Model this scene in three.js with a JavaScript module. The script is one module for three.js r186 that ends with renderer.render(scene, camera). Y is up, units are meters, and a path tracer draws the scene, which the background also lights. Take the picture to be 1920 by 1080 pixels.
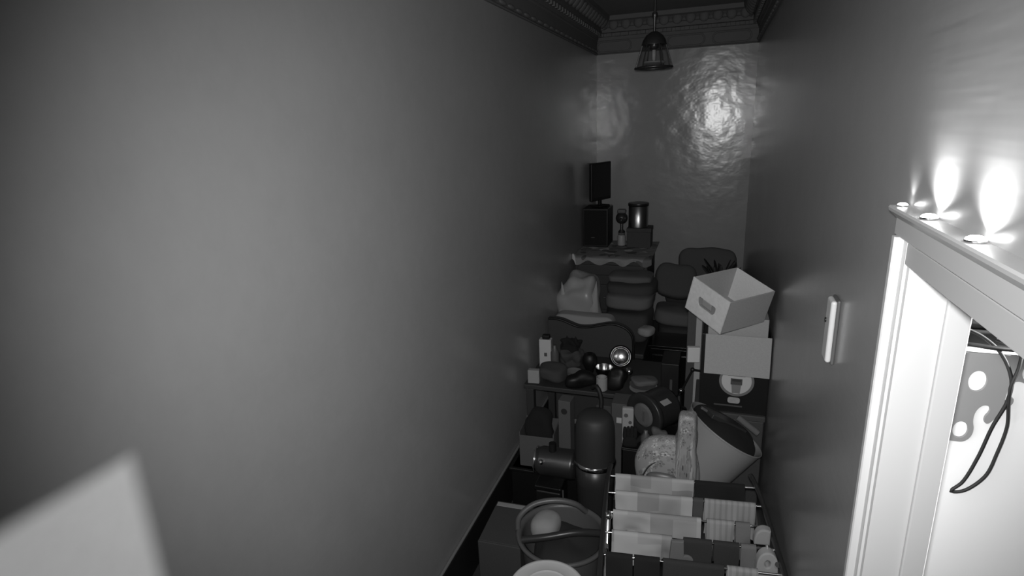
import * as THREE from 'three';
import { RoundedBoxGeometry } from 'three/addons/geometries/RoundedBoxGeometry.js';
import { mergeGeometries, mergeVertices } from 'three/addons/utils/BufferGeometryUtils.js';
import { ImprovedNoise } from 'three/addons/math/ImprovedNoise.js';

// ---------------------------------------------------------------- camera, lights, exposure
const scene = new THREE.Scene();
scene.background = new THREE.Color(0x000000);
const CAM = new THREE.Vector3(0, 2.24, 0);
const camera = new THREE.PerspectiveCamera(2 * Math.atan(540 / 1074) * 180 / Math.PI, 1920 / 1080, 0.01, 60);
camera.position.copy(CAM);
camera.rotation.order = 'YXZ';
const RAD = Math.PI / 180;
camera.rotation.set(-16.02 * RAD, 19.66 * RAD, -2.43 * RAD);
camera.updateMatrixWorld();
const renderer = new THREE.WebGLRenderer({ antialias: true });
renderer.toneMapping = THREE.LinearToneMapping;
renderer.toneMappingExposure = 1.0;
renderer.shadowMap.enabled = true;

// infrared lamp of the surveillance camera (its LEDs sit right beside the lens)
const camFwd = new THREE.Vector3(0, 0, -1).applyQuaternion(camera.quaternion);
const camUp = new THREE.Vector3(0, 1, 0).applyQuaternion(camera.quaternion);
const ir = new THREE.SpotLight(0xffffff, 11.3, 0, 53 * RAD, 0.9, 2);
ir.position.copy(CAM).addScaledVector(camUp, 0.03).addScaledVector(camFwd, 0.012);
const camRight = new THREE.Vector3(1, 0, 0).applyQuaternion(camera.quaternion);
ir.target.position.copy(ir.position).add(camFwd).addScaledVector(camRight, 0.095);
ir.castShadow = true; ir.shadow.radius = 1.2; ir.name = 'infrared_light';
scene.add(ir, ir.target);
// lamp burning in the side room, shining through the doorway on to the left wall
const SIDE_LAMP = [1.41, 2.262, -1.235];
const side = new THREE.SpotLight(0xffffff, 24, 0, 34 * RAD, 0.4, 2);
side.position.set(...SIDE_LAMP); side.target.position.set(-1.09, 1.35, -0.5);
side.castShadow = true; side.shadow.radius = 0.9; side.name = 'side_room_light';
scene.add(side, side.target);

// ---------------------------------------------------------------- helpers
let seed = 7;
function rnd() { seed = (seed * 1664525 + 1013904223) >>> 0; return seed / 4294967296; }
const rr = (a, b) => a + (b - a) * rnd();
const noise = new ImprovedNoise();
const taken = {};
function numbered(n) {
  if (!(n in taken)) { taken[n] = 0; return n; }
  taken[n]++; return n + '_' + String(taken[n]).padStart(3, '0');
}
const V3 = (a) => new THREE.Vector3(...a);
function thing(name, label, category, pos = [0, 0, 0], ry = 0, group) {
  const o = new THREE.Group(); o.name = numbered(name); scene.add(o);
  o.position.set(...pos); o.rotation.y = ry; o.userData = { label, category };
  if (group) o.userData.group = group;
  return o;
}
function part(name, g, m, parent, label) {
  const o = new THREE.Mesh(Array.isArray(g) ? join(g) : g, m); o.name = name; o.castShadow = o.receiveShadow = true;
  parent.add(o); if (label) o.userData.label = label; return o;
}
function single(name, g, m, label, category, pos = [0, 0, 0], ry = 0, group) {
  const o = new THREE.Mesh(Array.isArray(g) ? join(g) : g, m); o.name = numbered(name); scene.add(o);
  o.castShadow = o.receiveShadow = true; o.position.set(...pos); o.rotation.y = ry; o.userData = { label, category };
  if (group) o.userData.group = group; return o;
}
function struct(name, g, m, label, category) {
  const o = single(name, g, m, label, category); o.userData.kind = 'structure'; return o;
}
function join(list) { return mergeGeometries(list.map((g) => { const k = g.index ? g.toNonIndexed() : g; for (const n of Object.keys(k.attributes)) if (!['position', 'normal', 'uv'].includes(n)) k.deleteAttribute(n); return k; })); }
// box from min corner to max corner, uv in metres
function bx(x0, y0, z0, x1, y1, z1) {
  const g = new THREE.BoxGeometry(x1 - x0, y1 - y0, z1 - z0); g.translate((x0 + x1) / 2, (y0 + y1) / 2, (z0 + z1) / 2);
  return metric(g);
}
function metric(g) {
  const p = g.attributes.position, n = g.attributes.normal, uv = new Float32Array(p.count * 2);
  for (let i = 0; i < p.count; i++) {
    const ax = Math.abs(n.getX(i)), ay = Math.abs(n.getY(i)), az = Math.abs(n.getZ(i));
    if (ax >= ay && ax >= az) { uv[2 * i] = p.getZ(i); uv[2 * i + 1] = p.getY(i); }
    else if (ay >= az) { uv[2 * i] = p.getX(i); uv[2 * i + 1] = p.getZ(i); }
    else { uv[2 * i] = p.getX(i); uv[2 * i + 1] = p.getY(i); }
  }
  g.setAttribute('uv', new THREE.BufferAttribute(uv, 2)); return g;
}
function rb(w, h, d, r = 0.006, x = 0, y = 0, z = 0, seg = 2) { const g = new RoundedBoxGeometry(w, h, d, seg, Math.min(r, w / 2.01, h / 2.01, d / 2.01)); g.translate(x, y, z); return g; }
function lathe(pts, n = 40) { return new THREE.LatheGeometry(pts.map(([r, y]) => new THREE.Vector2(Math.max(r, 0.0002), y)), n); }
function tube(pts, r, n = 24, rad = 8, closed = false) { return new THREE.TubeGeometry(new THREE.CatmullRomCurve3(pts.map(V3), closed), n, r, rad, closed); }
function bar(a, b, r, rad = 10) {
  const A = V3(a), B = V3(b), L = A.distanceTo(B), g = new THREE.CylinderGeometry(r, r, L, rad);
  g.translate(0, L / 2, 0); g.applyQuaternion(new THREE.Quaternion().setFromUnitVectors(new THREE.Vector3(0, 1, 0), B.clone().sub(A).normalize())); g.translate(...a); return g;
}
const moved = (g, x, y, z) => { g.translate(x, y, z); return g; };
// soft cushion: rounded super-ellipsoid with creases
function soft(w, h, d, amp = 0.02, freq = 6, s = 1, e = 0.45) {
  let g = new THREE.SphereGeometry(1, 40, 28); const p = g.attributes.position;
  const sg = (v, k) => Math.sign(v) * Math.pow(Math.abs(v), k);
  for (let i = 0; i < p.count; i++) {
    let x = sg(p.getX(i), e) * w / 2, y = sg(p.getY(i), e) * h / 2, z = sg(p.getZ(i), e) * d / 2;
    const k = noise.noise(x * freq + s * 3.1, y * freq + s, z * freq - s) * amp;
    const l = Math.hypot(x, y, z) || 1; p.setXYZ(i, x + x / l * k, y + y / l * k, z + z / l * k);
  }
  g.deleteAttribute('normal'); const uv = g.attributes.uv.clone(); g.computeVertexNormals(); g.setAttribute('uv', uv); return g;
}
// tablecloth-like drape over a rail along x: closed thin section swept in x
function drape(x0, x1, y, z, front, back, amp = 0.012, fold = 18, s = 0, t = 0.004, slant = 0) {
  const nu = 48, prof = []; const R = 0.008 + t;
  const outer = [], inner = [];
  for (const [R2, arr] of [[R, outer], [R - t, inner]]) {
    for (let k = 0; k <= 8; k++) arr.push([R2, -front * (1 - k / 8), front * (1 - k / 8) / front]);
    for (let k = 1; k < 6; k++) { const a = Math.PI * k / 6; arr.push([R2 * Math.cos(a), R2 * Math.sin(a), 0]); }
    for (let k = 0; k <= 6; k++) arr.push([-R2, -back * k / 6, -k / 6]);
  }
  prof.push(...outer, ...inner.reverse()); prof.push(prof[0]);
  const pos = [], uv = [], idx = [], m = prof.length;
  for (let i = 0; i <= nu; i++) {
    const u = i / nu, x = x0 + (x1 - x0) * u;
    for (let j = 0; j < m; j++) {
      const [dz, dy, hang] = prof[j], h = Math.abs(hang);
      const wob = (Math.sin(x * fold * 6.283 + s * 2.3 + noise.noise(x * 7, s, 0.3) * 3) * 0.6 + noise.noise(x * 14, hang * 1.5 + s, s * 1.7) * 0.9) * amp * h;
      const hem = noise.noise(x * 9, s * 5.3, 2.2) * 0.022 * h + slant * (u - 0.5) * h;
      pos.push(x + noise.noise(hang * 2, s, u * 3) * 0.006 * h, y + dy + hem, z + dz + wob + 0.01 * h * Math.sign(dz));
      uv.push(x + s * 0.37, dy + (dz < 0 ? -dy * 2 : 0) + s * 0.21);
    }
  }
  for (let i = 0; i < nu; i++) for (let j = 0; j < m - 1; j++) { const a = i * m + j, b = a + m; idx.push(a, b, a + 1, b, b + 1, a + 1); }
  for (const i of [0, nu]) for (let j = 0; j < m / 2 - 1; j++) { const a = i * m + j, c = i * m + (m - 2 - j); idx.push(a, a + 1, c, a + 1, c - 1, c); }
  const g = new THREE.BufferGeometry(); g.setAttribute('position', new THREE.Float32BufferAttribute(pos, 3)); g.setAttribute('uv', new THREE.Float32BufferAttribute(uv, 2)); g.setIndex(idx); g.computeVertexNormals(); return g;
}
function shapeGeo(shape, depth, bevel = 0) { return new THREE.ExtrudeGeometry(shape, { depth, bevelEnabled: bevel > 0, bevelThickness: bevel, bevelSize: bevel, bevelSegments: 2, curveSegments: 20 }); }

// ---------------------------------------------------------------- textures and materials (everything is seen in infrared, so all tones are grey)
function dataTex(n, fn, repeat = 1, srgb = false) {
  const d = new Uint8Array(n * n * 4);
  for (let j = 0; j < n; j++) for (let i = 0; i < n; i++) { const v = Math.max(0, Math.min(255, fn(i / n, j / n) * 255)); d.set([v, v, v, 255], (j * n + i) * 4); }
  const t = new THREE.DataTexture(d, n, n); t.wrapS = t.wrapT = THREE.RepeatWrapping; t.magFilter = t.minFilter = THREE.LinearFilter; t.repeat.set(repeat, repeat);
  if (srgb) t.colorSpace = THREE.SRGBColorSpace; t.needsUpdate = true; return t;
}
// periodic value noise
function pn(seedv) {
  const H = (x, y) => { let h = (x * 374761393 + y * 668265263 + seedv * 1442695041) | 0; h = Math.imul(h ^ (h >>> 13), 1274126177); return ((h ^ (h >>> 16)) >>> 0) / 4294967296; };
  return (u, v, fu, fv) => {
    const x = u * fu, y = v * fv, x0 = Math.floor(x), y0 = Math.floor(y), a = x - x0, b = y - y0, sa = a * a * (3 - 2 * a), sb = b * b * (3 - 2 * b);
    const q = (i, j) => H(((x0 + i) % fu + fu) % fu, ((y0 + j) % fv + fv) % fv);
    return (q(0, 0) * (1 - sa) + q(1, 0) * sa) * (1 - sb) + (q(0, 1) * (1 - sa) + q(1, 1) * sa) * sb;
  };
}
const N1 = pn(3), N2 = pn(11), N3 = pn(29);
// brushed oil paint: long level brush ripples plus broad unevenness of the plaster
const paintBump = dataTex(1024, (u, v) => 0.34 * N1(u, v, 6, 60) + 0.18 * N2(u, v, 14, 150) + 0.30 * N3(u, v, 9, 14) + 0.18 * N1(u, v, 30, 36));
const plasterBump = dataTex(1024, (u, v) => 0.55 * N3(u, v, 9, 8) + 0.25 * N1(u, v, 20, 26) + 0.08 * N2(u, v, 50, 70));
const paintTone = dataTex(512, (u, v) => 0.90 + 0.05 * N2(u, v, 5, 5) + 0.03 * N1(u, v, 24, 18) + 0.02 * N3(u, v, 90, 60));
const weave = dataTex(256, (u, v) => 0.5 + 0.25 * Math.sin(u * 402) + 0.25 * Math.sin(v * 402), 4);
const fibre = dataTex(256, (u, v) => 0.82 + 0.18 * N1(u, v, 40, 40) * 0.6 + 0.07 * N2(u, v, 120, 120), 2);
const grey = (v) => new THREE.Color().setRGB(v, v, v);
function std(v, rough, o = {}) { return new THREE.MeshPhysicalMaterial({ color: grey(v), roughness: rough, ...o }); }
const M = {
  wall: std(0.30, 0.26, { map: paintTone, bumpMap: paintBump, bumpScale: 0.0005, anisotropy: 0.75, anisotropyRotation: Math.PI / 2 }),
  endWall: std(0.36, 0.20, { map: paintTone, bumpMap: plasterBump, bumpScale: 0.0030, anisotropy: 0.5, anisotropyRotation: Math.PI / 2 }),
  ceiling: std(0.22, 0.9, { map: paintTone }),
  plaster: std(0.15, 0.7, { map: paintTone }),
  floor: std(0.035, 0.85, { map: fibre }),
  blackPaint: std(0.008, 0.6),
  bead: std(0.20, 0.5),
  cabinet: std(0.93, 0.35),
  white: std(0.56, 0.35),
  whiteGloss: std(0.58, 0.25),
  gloss: std(0.42, 0.3),
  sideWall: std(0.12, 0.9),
  dullCard: std(0.10, 0.85, { map: fibre }),
  midGrey: std(0.055, 0.95, { bumpMap: weave, bumpScale: 0.0006 }),
  smoke: std(0.03, 0.6),
  card: std(0.36, 0.85, { map: fibre }),
  whiteCard: std(0.64, 0.8, { map: fibre }),
  greyCard: std(0.065, 0.85, { map: fibre }),
  darkCard: std(0.06, 0.7, { map: fibre }),
  blackCard: std(0.012, 0.35),
  black: std(0.006, 0.5),
  blackGloss: std(0.008, 0.18),
  rubber: std(0.012, 0.6),
  darkCloth: std(0.028, 0.95, { bumpMap: weave, bumpScale: 0.0006 }),
  blackCloth: std(0.008, 0.95),
  greyCloth: std(0.06, 0.95, { bumpMap: weave, bumpScale: 0.0006 }),
  midCloth: std(0.14, 0.95, { bumpMap: weave, bumpScale: 0.0006 }),
  paleCloth: std(0.32, 0.95, { bumpMap: weave, bumpScale: 0.0006 }),
  steel: std(0.65, 0.22, { metalness: 1 }),
  chrome: std(0.8, 0.12, { metalness: 1 }),
  darkMetal: std(0.10, 0.35, { metalness: 0.8 }),
  plastic: std(0.36, 0.4),
  greyPlastic: std(0.10, 0.4),
  darkPlastic: std(0.03, 0.35),
  wood: std(0.045, 0.55, { map: fibre }),
  film: new THREE.MeshPhysicalMaterial({ color: grey(0.5), roughness: 0.35, transmission: 0.35, thickness: 0 }),
  glass: new THREE.MeshPhysicalMaterial({ color: grey(0.95), roughness: 0.03, transmission: 1, thickness: 0, ior: 1.45 }),
  lit: new THREE.MeshStandardMaterial({ color: 0xffffff, emissive: 0xffffff, emissiveIntensity: 14 }),
  led: new THREE.MeshStandardMaterial({ color: 0x222222, emissive: 0xffffff, emissiveIntensity: 2 }),
};
function canvasMat(w, h, draw, o = {}) {
  const c = document.createElement('canvas'); c.width = w; c.height = h; draw(c.getContext('2d'), w, h);
  const t = new THREE.CanvasTexture(c); t.colorSpace = THREE.SRGBColorSpace; return new THREE.MeshPhysicalMaterial({ map: t, roughness: 0.7, ...o });
}

// ---------------------------------------------------------------- room shell
const LX = -1.093, RX = 0.30, EZ = -5.67, FZ = 0.40, CY = 3.12, SX = 2.30, SZ = -2.30, T = 0.11, TR = 0.09;
struct('floor', bx(LX - T, -0.1, EZ - T, SX + T, 0, FZ + T), M.floor, 'dark floor under the clutter of the narrow room', 'floor');
struct('ceiling', bx(LX - T, CY, EZ - T, SX + T, CY + 0.1, FZ + T), M.ceiling, 'unlit plain ceiling above the cornice', 'ceiling');
struct('wall_left', bx(LX - T, 0, EZ - T, LX, CY, FZ + T), M.wall, 'long bare gloss painted wall opposite the doorway', 'wall');
struct('wall_end', bx(LX, 0, EZ - T, RX + T, CY, EZ), M.endWall, 'narrow gloss painted end wall below a moulded frieze', 'wall');
struct('wall_front', bx(LX, 0, FZ, SX + T, CY, FZ + T), M.wall, 'wall behind the surveillance camera', 'wall');
const DZ0 = -1.03, DZ1 = -0.20, DY = 2.0;
struct('wall_right', [bx(RX, 0, EZ, RX + TR, CY, DZ0 - 0.012), bx(RX, DY + 0.012, DZ0 - 0.012, RX + TR, CY, DZ1 + 0.012), bx(RX, 0, DZ1 + 0.012, RX + TR, CY, FZ)], M.wall, 'gloss painted wall with the open doorway', 'wall');
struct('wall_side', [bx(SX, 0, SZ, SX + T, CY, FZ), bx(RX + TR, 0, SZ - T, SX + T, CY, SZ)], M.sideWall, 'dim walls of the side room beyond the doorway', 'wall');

function skirting(name, a, b, side, label) {   // a,b along z (left/right) or x (end)
  const o = new THREE.Group(); o.name = name; scene.add(o); o.userData = { kind: 'structure', label, category: 'baseboard' };
  const h = 0.26;
  if (side === 'L') { part('board', bx(LX, 0, a, LX + 0.02, h, b), M.blackPaint, o); part('bead', bar([LX + 0.008, h + 0.006, a], [LX + 0.008, h + 0.006, b], 0.008), M.bead, o); }
  if (side === 'R') { part('board', bx(RX - 0.02, 0, a, RX, h, b), M.blackPaint, o); part('bead', bar([RX - 0.008, h + 0.006, a], [RX - 0.008, h + 0.006, b], 0.008), M.bead, o); }
  if (side === 'E') { part('board', bx(a, 0, EZ, b, h, EZ + 0.02), M.blackPaint, o); part('bead', bar([a, h + 0.006, EZ + 0.008], [b, h + 0.006, EZ + 0.008], 0.008), M.bead, o); }
}
skirting('baseboard_left', EZ, FZ, 'L', 'tall black skirting board with a thin pale bead along the bare wall');
skirting('baseboard_right', EZ, DZ0 - 0.1, 'R', 'tall black skirting board along the doorway wall');
skirting('baseboard_end', LX, RX, 'E', 'tall black skirting board under the end wall');

// cornice: an S-profile swept along each wall, with leaf blocks, dentils and a frieze
function corniceProfile() {   // [out from wall, height]
  return [[0, 2.945], [0.018, 2.945], [0.022, 2.96], [0.03, 2.965], [0.034, 2.99], [0.06, 2.995], [0.06, 3.03], [0.075, 3.035], [0.085, 3.055], [0.11, 3.075], [0.14, 3.085], [0.145, 3.12], [0, 3.12]];
}
function basis(g, a, b, c, pos) { // place a geometry by its axes, turning its faces round if the axes are mirrored
  const m = new THREE.Matrix4().makeBasis(a, b, c); m.setPosition(...pos);
  g.applyMatrix4(m);
  if (m.determinant() < 0) { const k = g.index ? g.toNonIndexed() : g; for (const n of ['position', 'normal', 'uv']) { const t = k.attributes[n], z = t.itemSize; for (let i = 0; i < t.count; i += 3) for (let j = 0; j < z; j++) { const q = t.array[i * z + j]; t.array[i * z + j] = t.array[(i + 2) * z + j]; t.array[(i + 2) * z + j] = q; } } k.computeVertexNormals(); return k; }
  return g;
}
function sweep(profile, p0, p1, out) {   // out: direction away from the wall
  const s = new THREE.Shape(profile.map(([o, y]) => new THREE.Vector2(o, y)));
  const L = Math.hypot(p1[0] - p0[0], p1[1] - p0[1]); const g = new THREE.ExtrudeGeometry(s, { depth: L, bevelEnabled: false });
  const dir = new THREE.Vector3((p1[0] - p0[0]) / L, 0, (p1[1] - p0[1]) / L), o = new THREE.Vector3(out[0], 0, out[1]);
  return basis(g, o, new THREE.Vector3(0, 1, 0), dir, [p0[0], 0, p0[1]]);
}
const dentGeo = rb(0.022, 0.03, 0.045, 0.004), leafGeo = (() => { const g = new THREE.SphereGeometry(1, 12, 8); g.scale(0.02, 0.045, 0.042); return g; })();
const beadGeo = (() => { const g = new THREE.SphereGeometry(1, 10, 6); g.scale(0.012, 0.013, 0.055); return g; })();
function cornice(name, p0, p1, out, label, onX) {
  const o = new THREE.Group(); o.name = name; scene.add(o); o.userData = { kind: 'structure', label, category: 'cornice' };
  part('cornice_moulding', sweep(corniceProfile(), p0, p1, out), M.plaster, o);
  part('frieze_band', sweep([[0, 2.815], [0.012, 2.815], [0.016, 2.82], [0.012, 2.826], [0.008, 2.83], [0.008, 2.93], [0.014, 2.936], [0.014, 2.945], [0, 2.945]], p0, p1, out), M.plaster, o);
  const L = Math.hypot(p1[0] - p0[0], p1[1] - p0[1]), d = [(p1[0] - p0[0]) / L, (p1[1] - p0[1]) / L];
  const put = (name, geo, s, off, y) => { const k = part(name, geo, M.plaster, o); k.position.set(p0[0] + d[0] * s + out[0] * off, y, p0[1] + d[1] * s + out[1] * off); if (onX) k.rotation.y = Math.PI / 2; return k; };
  for (let s = 0.05; s < L - 0.03; s += 0.075) put('dentil', dentGeo, s, 0.048, 2.975);
  for (let s = 0.06; s < L - 0.05; s += 0.11) { const k = put('leaf', leafGeo, s, 0.1, 3.052); k.rotation.z = onX ? 0 : -0.7 * out[0]; }
  if (!onX) for (let s = 0.08; s < L - 0.05; s += 0.14) put('bead', beadGeo, s, 0.012, 2.842);
  return o;
}
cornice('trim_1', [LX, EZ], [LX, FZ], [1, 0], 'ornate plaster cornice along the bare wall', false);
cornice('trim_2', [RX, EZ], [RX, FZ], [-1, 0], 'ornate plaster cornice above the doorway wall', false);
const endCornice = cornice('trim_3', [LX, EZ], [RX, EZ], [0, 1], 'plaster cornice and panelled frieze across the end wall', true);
{ // oblong relief panels in the frieze
  const frame = (w) => { const r = 0.045, pts = []; for (let k = 0; k < 40; k++) { const a = k / 40 * Math.PI * 2, c = Math.cos(a), s = Math.sin(a); pts.push([Math.sign(c) * (w / 2 - r) + r * c, s * r, 0]); } return tube(pts, 0.008, 80, 6, true); };
  for (const x of [-0.93, -0.30, 0.08]) { const k = part('panel_frame', frame(0.31), M.plaster, endCornice); k.position.set(x, 2.88, EZ + 0.012); }
}

// ---------------------------------------------------------------- door surround
const doorTrim = new THREE.Group(); doorTrim.name = 'trim_4'; scene.add(doorTrim); doorTrim.userData = { kind: 'structure', label: 'moulded door surround with a ledge on top', category: 'door surround' };
function casing(len) { // profile: u away from opening, v proud of the wall
  const s = new THREE.Shape([[0, 0], [0, 0.002], [0.013, 0.002], [0.0145, 0.006], [0.033, 0.006], [0.035, 0.017], [0.038, 0.019], [0.050, 0.019], [0.052, 0.017], [0.052, 0]].map((a) => new THREE.Vector2(...a)));
  return new THREE.ExtrudeGeometry(s, { depth: len, bevelEnabled: false });
}
function placed(g, ax, ay, az, pos) { return basis(g, V3(ax), V3(ay), V3(az), pos); }
part('jamb_casing', placed(casing(2.038), [0, 0, -1], [-1, 0, 0], [0, 1, 0], [RX, 0, DZ0 + 0.002]), M.whiteGloss, doorTrim);
part('jamb_casing', placed(casing(2.038), [0, 0, 1], [-1, 0, 0], [0, 1, 0], [RX, 0, DZ1 - 0.002]), M.whiteGloss, doorTrim);
{ // header board with groove and projecting cap ledge
  const z0 = DZ0 - 0.056, z1 = DZ1 + 0.056;
  const board = (pts, a, b) => placed(new THREE.ExtrudeGeometry(new THREE.Shape(pts.map((q) => new THREE.Vector2(...q))), { depth: b - a, bevelEnabled: false }), [-1, 0, 0], [0, 1, 0], [0, 0, 1], [RX, 0, a]);
  part('header', board([[0, 2.038], [0.012, 2.038], [0.014, 2.040], [0.014, 2.066], [0.018, 2.070], [0.024, 2.076], [0.027, 2.079], [0.028, 2.084], [0.026, 2.087], [0, 2.087]], z0, z1), M.gloss, doorTrim);
  part('header_board', board([[0, 2.0], [0.007, 2.0], [0.009, 2.002], [0.009, 2.034], [0.006, 2.036], [0.006, 2.038], [0, 2.038]], DZ0 + 0.0005, DZ1 - 0.0005), M.gloss, doorTrim);
}
const lining = new THREE.Group(); lining.name = 'trim_5'; scene.add(lining); lining.userData = { kind: 'structure', label: 'white lining boards inside the doorway', category: 'door lining' };
part('lining_board', bx(RX, 0, DZ0 - 0.012, RX + TR, DY, DZ0), M.white, lining);
part('lining_board', bx(RX, 0, DZ1, RX + TR, DY, DZ1 + 0.012), M.white, lining);
part('lining_board', bx(RX, DY, DZ0 - 0.012, RX + TR, DY + 0.012, DZ1 + 0.012), M.white, lining);
part('door_stop', rb(0.035, 2.0, 0.010, 0.003, RX + 0.072, 1.0, DZ0 + 0.005), M.white, lining);

// ---------------------------------------------------------------- tall white cabinet in the side room, hook plate and cable
{
  const CZ = -1.25, top = 1.787;
  const t = thing('tall_cabinet', 'tall plain white cabinet standing in the side room beyond the doorway', 'cabinet', [0.74, 0, CZ - 0.3]);
  part('body', rb(0.60, top, 0.60, 0.006, 0, top / 2, -0.012), M.cabinet, t);
  part('door_panel', rb(0.59, top - 0.06, 0.018, 0.004, 0, top / 2 + 0.025, 0.297), M.cabinet, t);
  // grey plate with round holes and curled hooks, hanging over the cabinet's top edge
  const k = single('hook_plate', (() => {
    const s = new THREE.Shape();
    s.moveTo(0.435, 1.785); s.lineTo(0.72, 1.785); s.lineTo(0.72, 1.72); s.lineTo(0.66, 1.715);
    s.bezierCurveTo(0.63, 1.712, 0.612, 1.712, 0.602, 1.726); s.bezierCurveTo(0.592, 1.738, 0.572, 1.738, 0.566, 1.722);
    s.lineTo(0.563, 1.690); s.lineTo(0.571, 1.694); s.bezierCurveTo(0.577, 1.705, 0.584, 1.698, 0.580, 1.688); s.lineTo(0.571, 1.676);
    s.lineTo(0.543, 1.643); s.bezierCurveTo(0.532, 1.636, 0.528, 1.652, 0.535, 1.660); s.bezierCurveTo(0.545, 1.672, 0.535, 1.684, 0.522, 1.678);
    s.bezierCurveTo(0.506, 1.668, 0.506, 1.648, 0.512, 1.632); s.bezierCurveTo(0.517, 1.612, 0.505, 1.596, 0.488, 1.596); s.lineTo(0.435, 1.596); s.closePath();
    for (const [x, y, r] of [[0.502, 1.728, 0.0195], [0.486, 1.622, 0.0165], [0.602, 1.754, 0.016]]) { const h = new THREE.Path(); h.absellipse(x, y, r, r * 1.12, 0, Math.PI * 2); s.holes.push(h); }
    const g = shapeGeo(s, 0.004, 0.0006); g.translate(-0.487, 0, CZ + 0.008); g.scale(0.78, 1, 1); g.translate(0.487, 0, 0); g.computeVertexNormals(); return g;
  })(), std(0.25, 0.5), 'grey plate with round holes and curled hooks hanging on the white cabinet', 'hook plate');
  single('cable', [tube([[0.4659, 1.83, CZ - 0.004], [0.4971, 1.815, CZ], [0.5244, 1.79, CZ + 0.012], [0.5439, 1.745, CZ + 0.025], [0.5463, 1.70, CZ + 0.024], [0.5322, 1.64, CZ + 0.022], [0.5205, 1.57, CZ + 0.02], [0.5034, 1.51, CZ + 0.02], [0.4870, 1.487, CZ + 0.021], [0.5065, 1.492, CZ + 0.022], [0.5369, 1.53, CZ + 0.022], [0.5486, 1.585, CZ + 0.022], [0.5549, 1.645, CZ + 0.022], [0.5478, 1.695, CZ + 0.026], [0.5439, 1.73, CZ + 0.03], [0.5533, 1.77, CZ + 0.022], [0.5556, 1.795, CZ + 0.008], [0.5205, 1.81, CZ - 0.004]], 0.0032, 160, 8),
    tube([[0.4581, 1.800, CZ - 0.003], [0.5127, 1.797, CZ + 0.01], [0.5533, 1.795, CZ + 0.008]], 0.0045, 20, 8)], M.rubber, 'thin black cable looped down from the hook plate', 'cable');
  const b = thing('dark_case', 'dark case widened to blacken the lit top of the white cabinet', 'case', [0.70, top, CZ - 0.165]);  // enlarged to cover the lit cabinet top and keep that strip dark
  part('body', rb(0.50, 0.035, 0.30, 0.008, 0, 0.0175, 0), M.black, b); part('lid', rb(0.49, 0.015, 0.29, 0.006, 0, 0.0425, 0), M.darkPlastic, b);
}
{ // lamp that burns in the side room
  const t = thing('hanging_lamp', 'lit bulb hanging in the side room', 'lamp', SIDE_LAMP);
  part('bulb', moved(new THREE.SphereGeometry(0.02, 20, 14), 0.03, 0.0, -0.003), M.lit, t);
  part('cord', bar([0.03, 0.02, 0], [0.03, CY - SIDE_LAMP[1], 0], 0.004), M.rubber, t);
}
// ---------------------------------------------------------------- small uplighters on the ledge
function uplighter(z, s, power, half, label) {
  const y = 2.087, t = thing('uplighter', label, 'lamp', [0.288, y, z], 0, 'uplighters on the door ledge');
  part('puck', lathe([[0.001, 0], [0.0110, 0], [0.0114, 0.001], [0.0112, 0.003], [0.001, 0.003]].map(([r, h]) => [r * s, h * s]), 28), M.steel, t);
  part('lens', lathe([[0.001, 0.008], [0.006, 0.0072], [0.0098, 0.005], [0.0106, 0.003], [0.001, 0.003]].map(([r, h]) => [r * s, h * s]), 24), M.lit, t, 'glowing lens');
  const l = new THREE.SpotLight(0xffffff, power, 0, half * RAD, 0.75, 2); l.position.set(0, 0.0095 * s, 0); l.target.position.set(0.16, 1, 0); l.castShadow = true; l.shadow.radius = 0.2; t.add(l, l.target);
  return t;
}
uplighter(-1.072, 0.7, 0.014, 48, 'smallest glowing uplighter, at the tip of the door ledge');
uplighter(-0.945, 1.0, 0.36, 68, 'bright uplighter on the door ledge, between two others');
uplighter(-0.785, 1.0, 0.36, 68, 'bright uplighter on the door ledge over the grey hook plate');

// ---------------------------------------------------------------- wall control panel
{
  const t = thing('wall_panel', 'white rounded control panel fixed to the wall by the door surround', 'wall panel', [RX, 1.722, -1.50]);
  part('backplate', rb(0.008, 0.165, 0.062, 0.004, -0.004, 0, 0), M.greyPlastic, t);
  part('cover', rb(0.014, 0.158, 0.054, 0.0068, -0.013, 0, 0, 4), M.whiteGloss, t);
  part('button', moved(new THREE.CylinderGeometry(0.006, 0.006, 0.003, 16).rotateZ(Math.PI / 2), -0.021, 0.02, -0.015), M.black, t);
}

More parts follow.
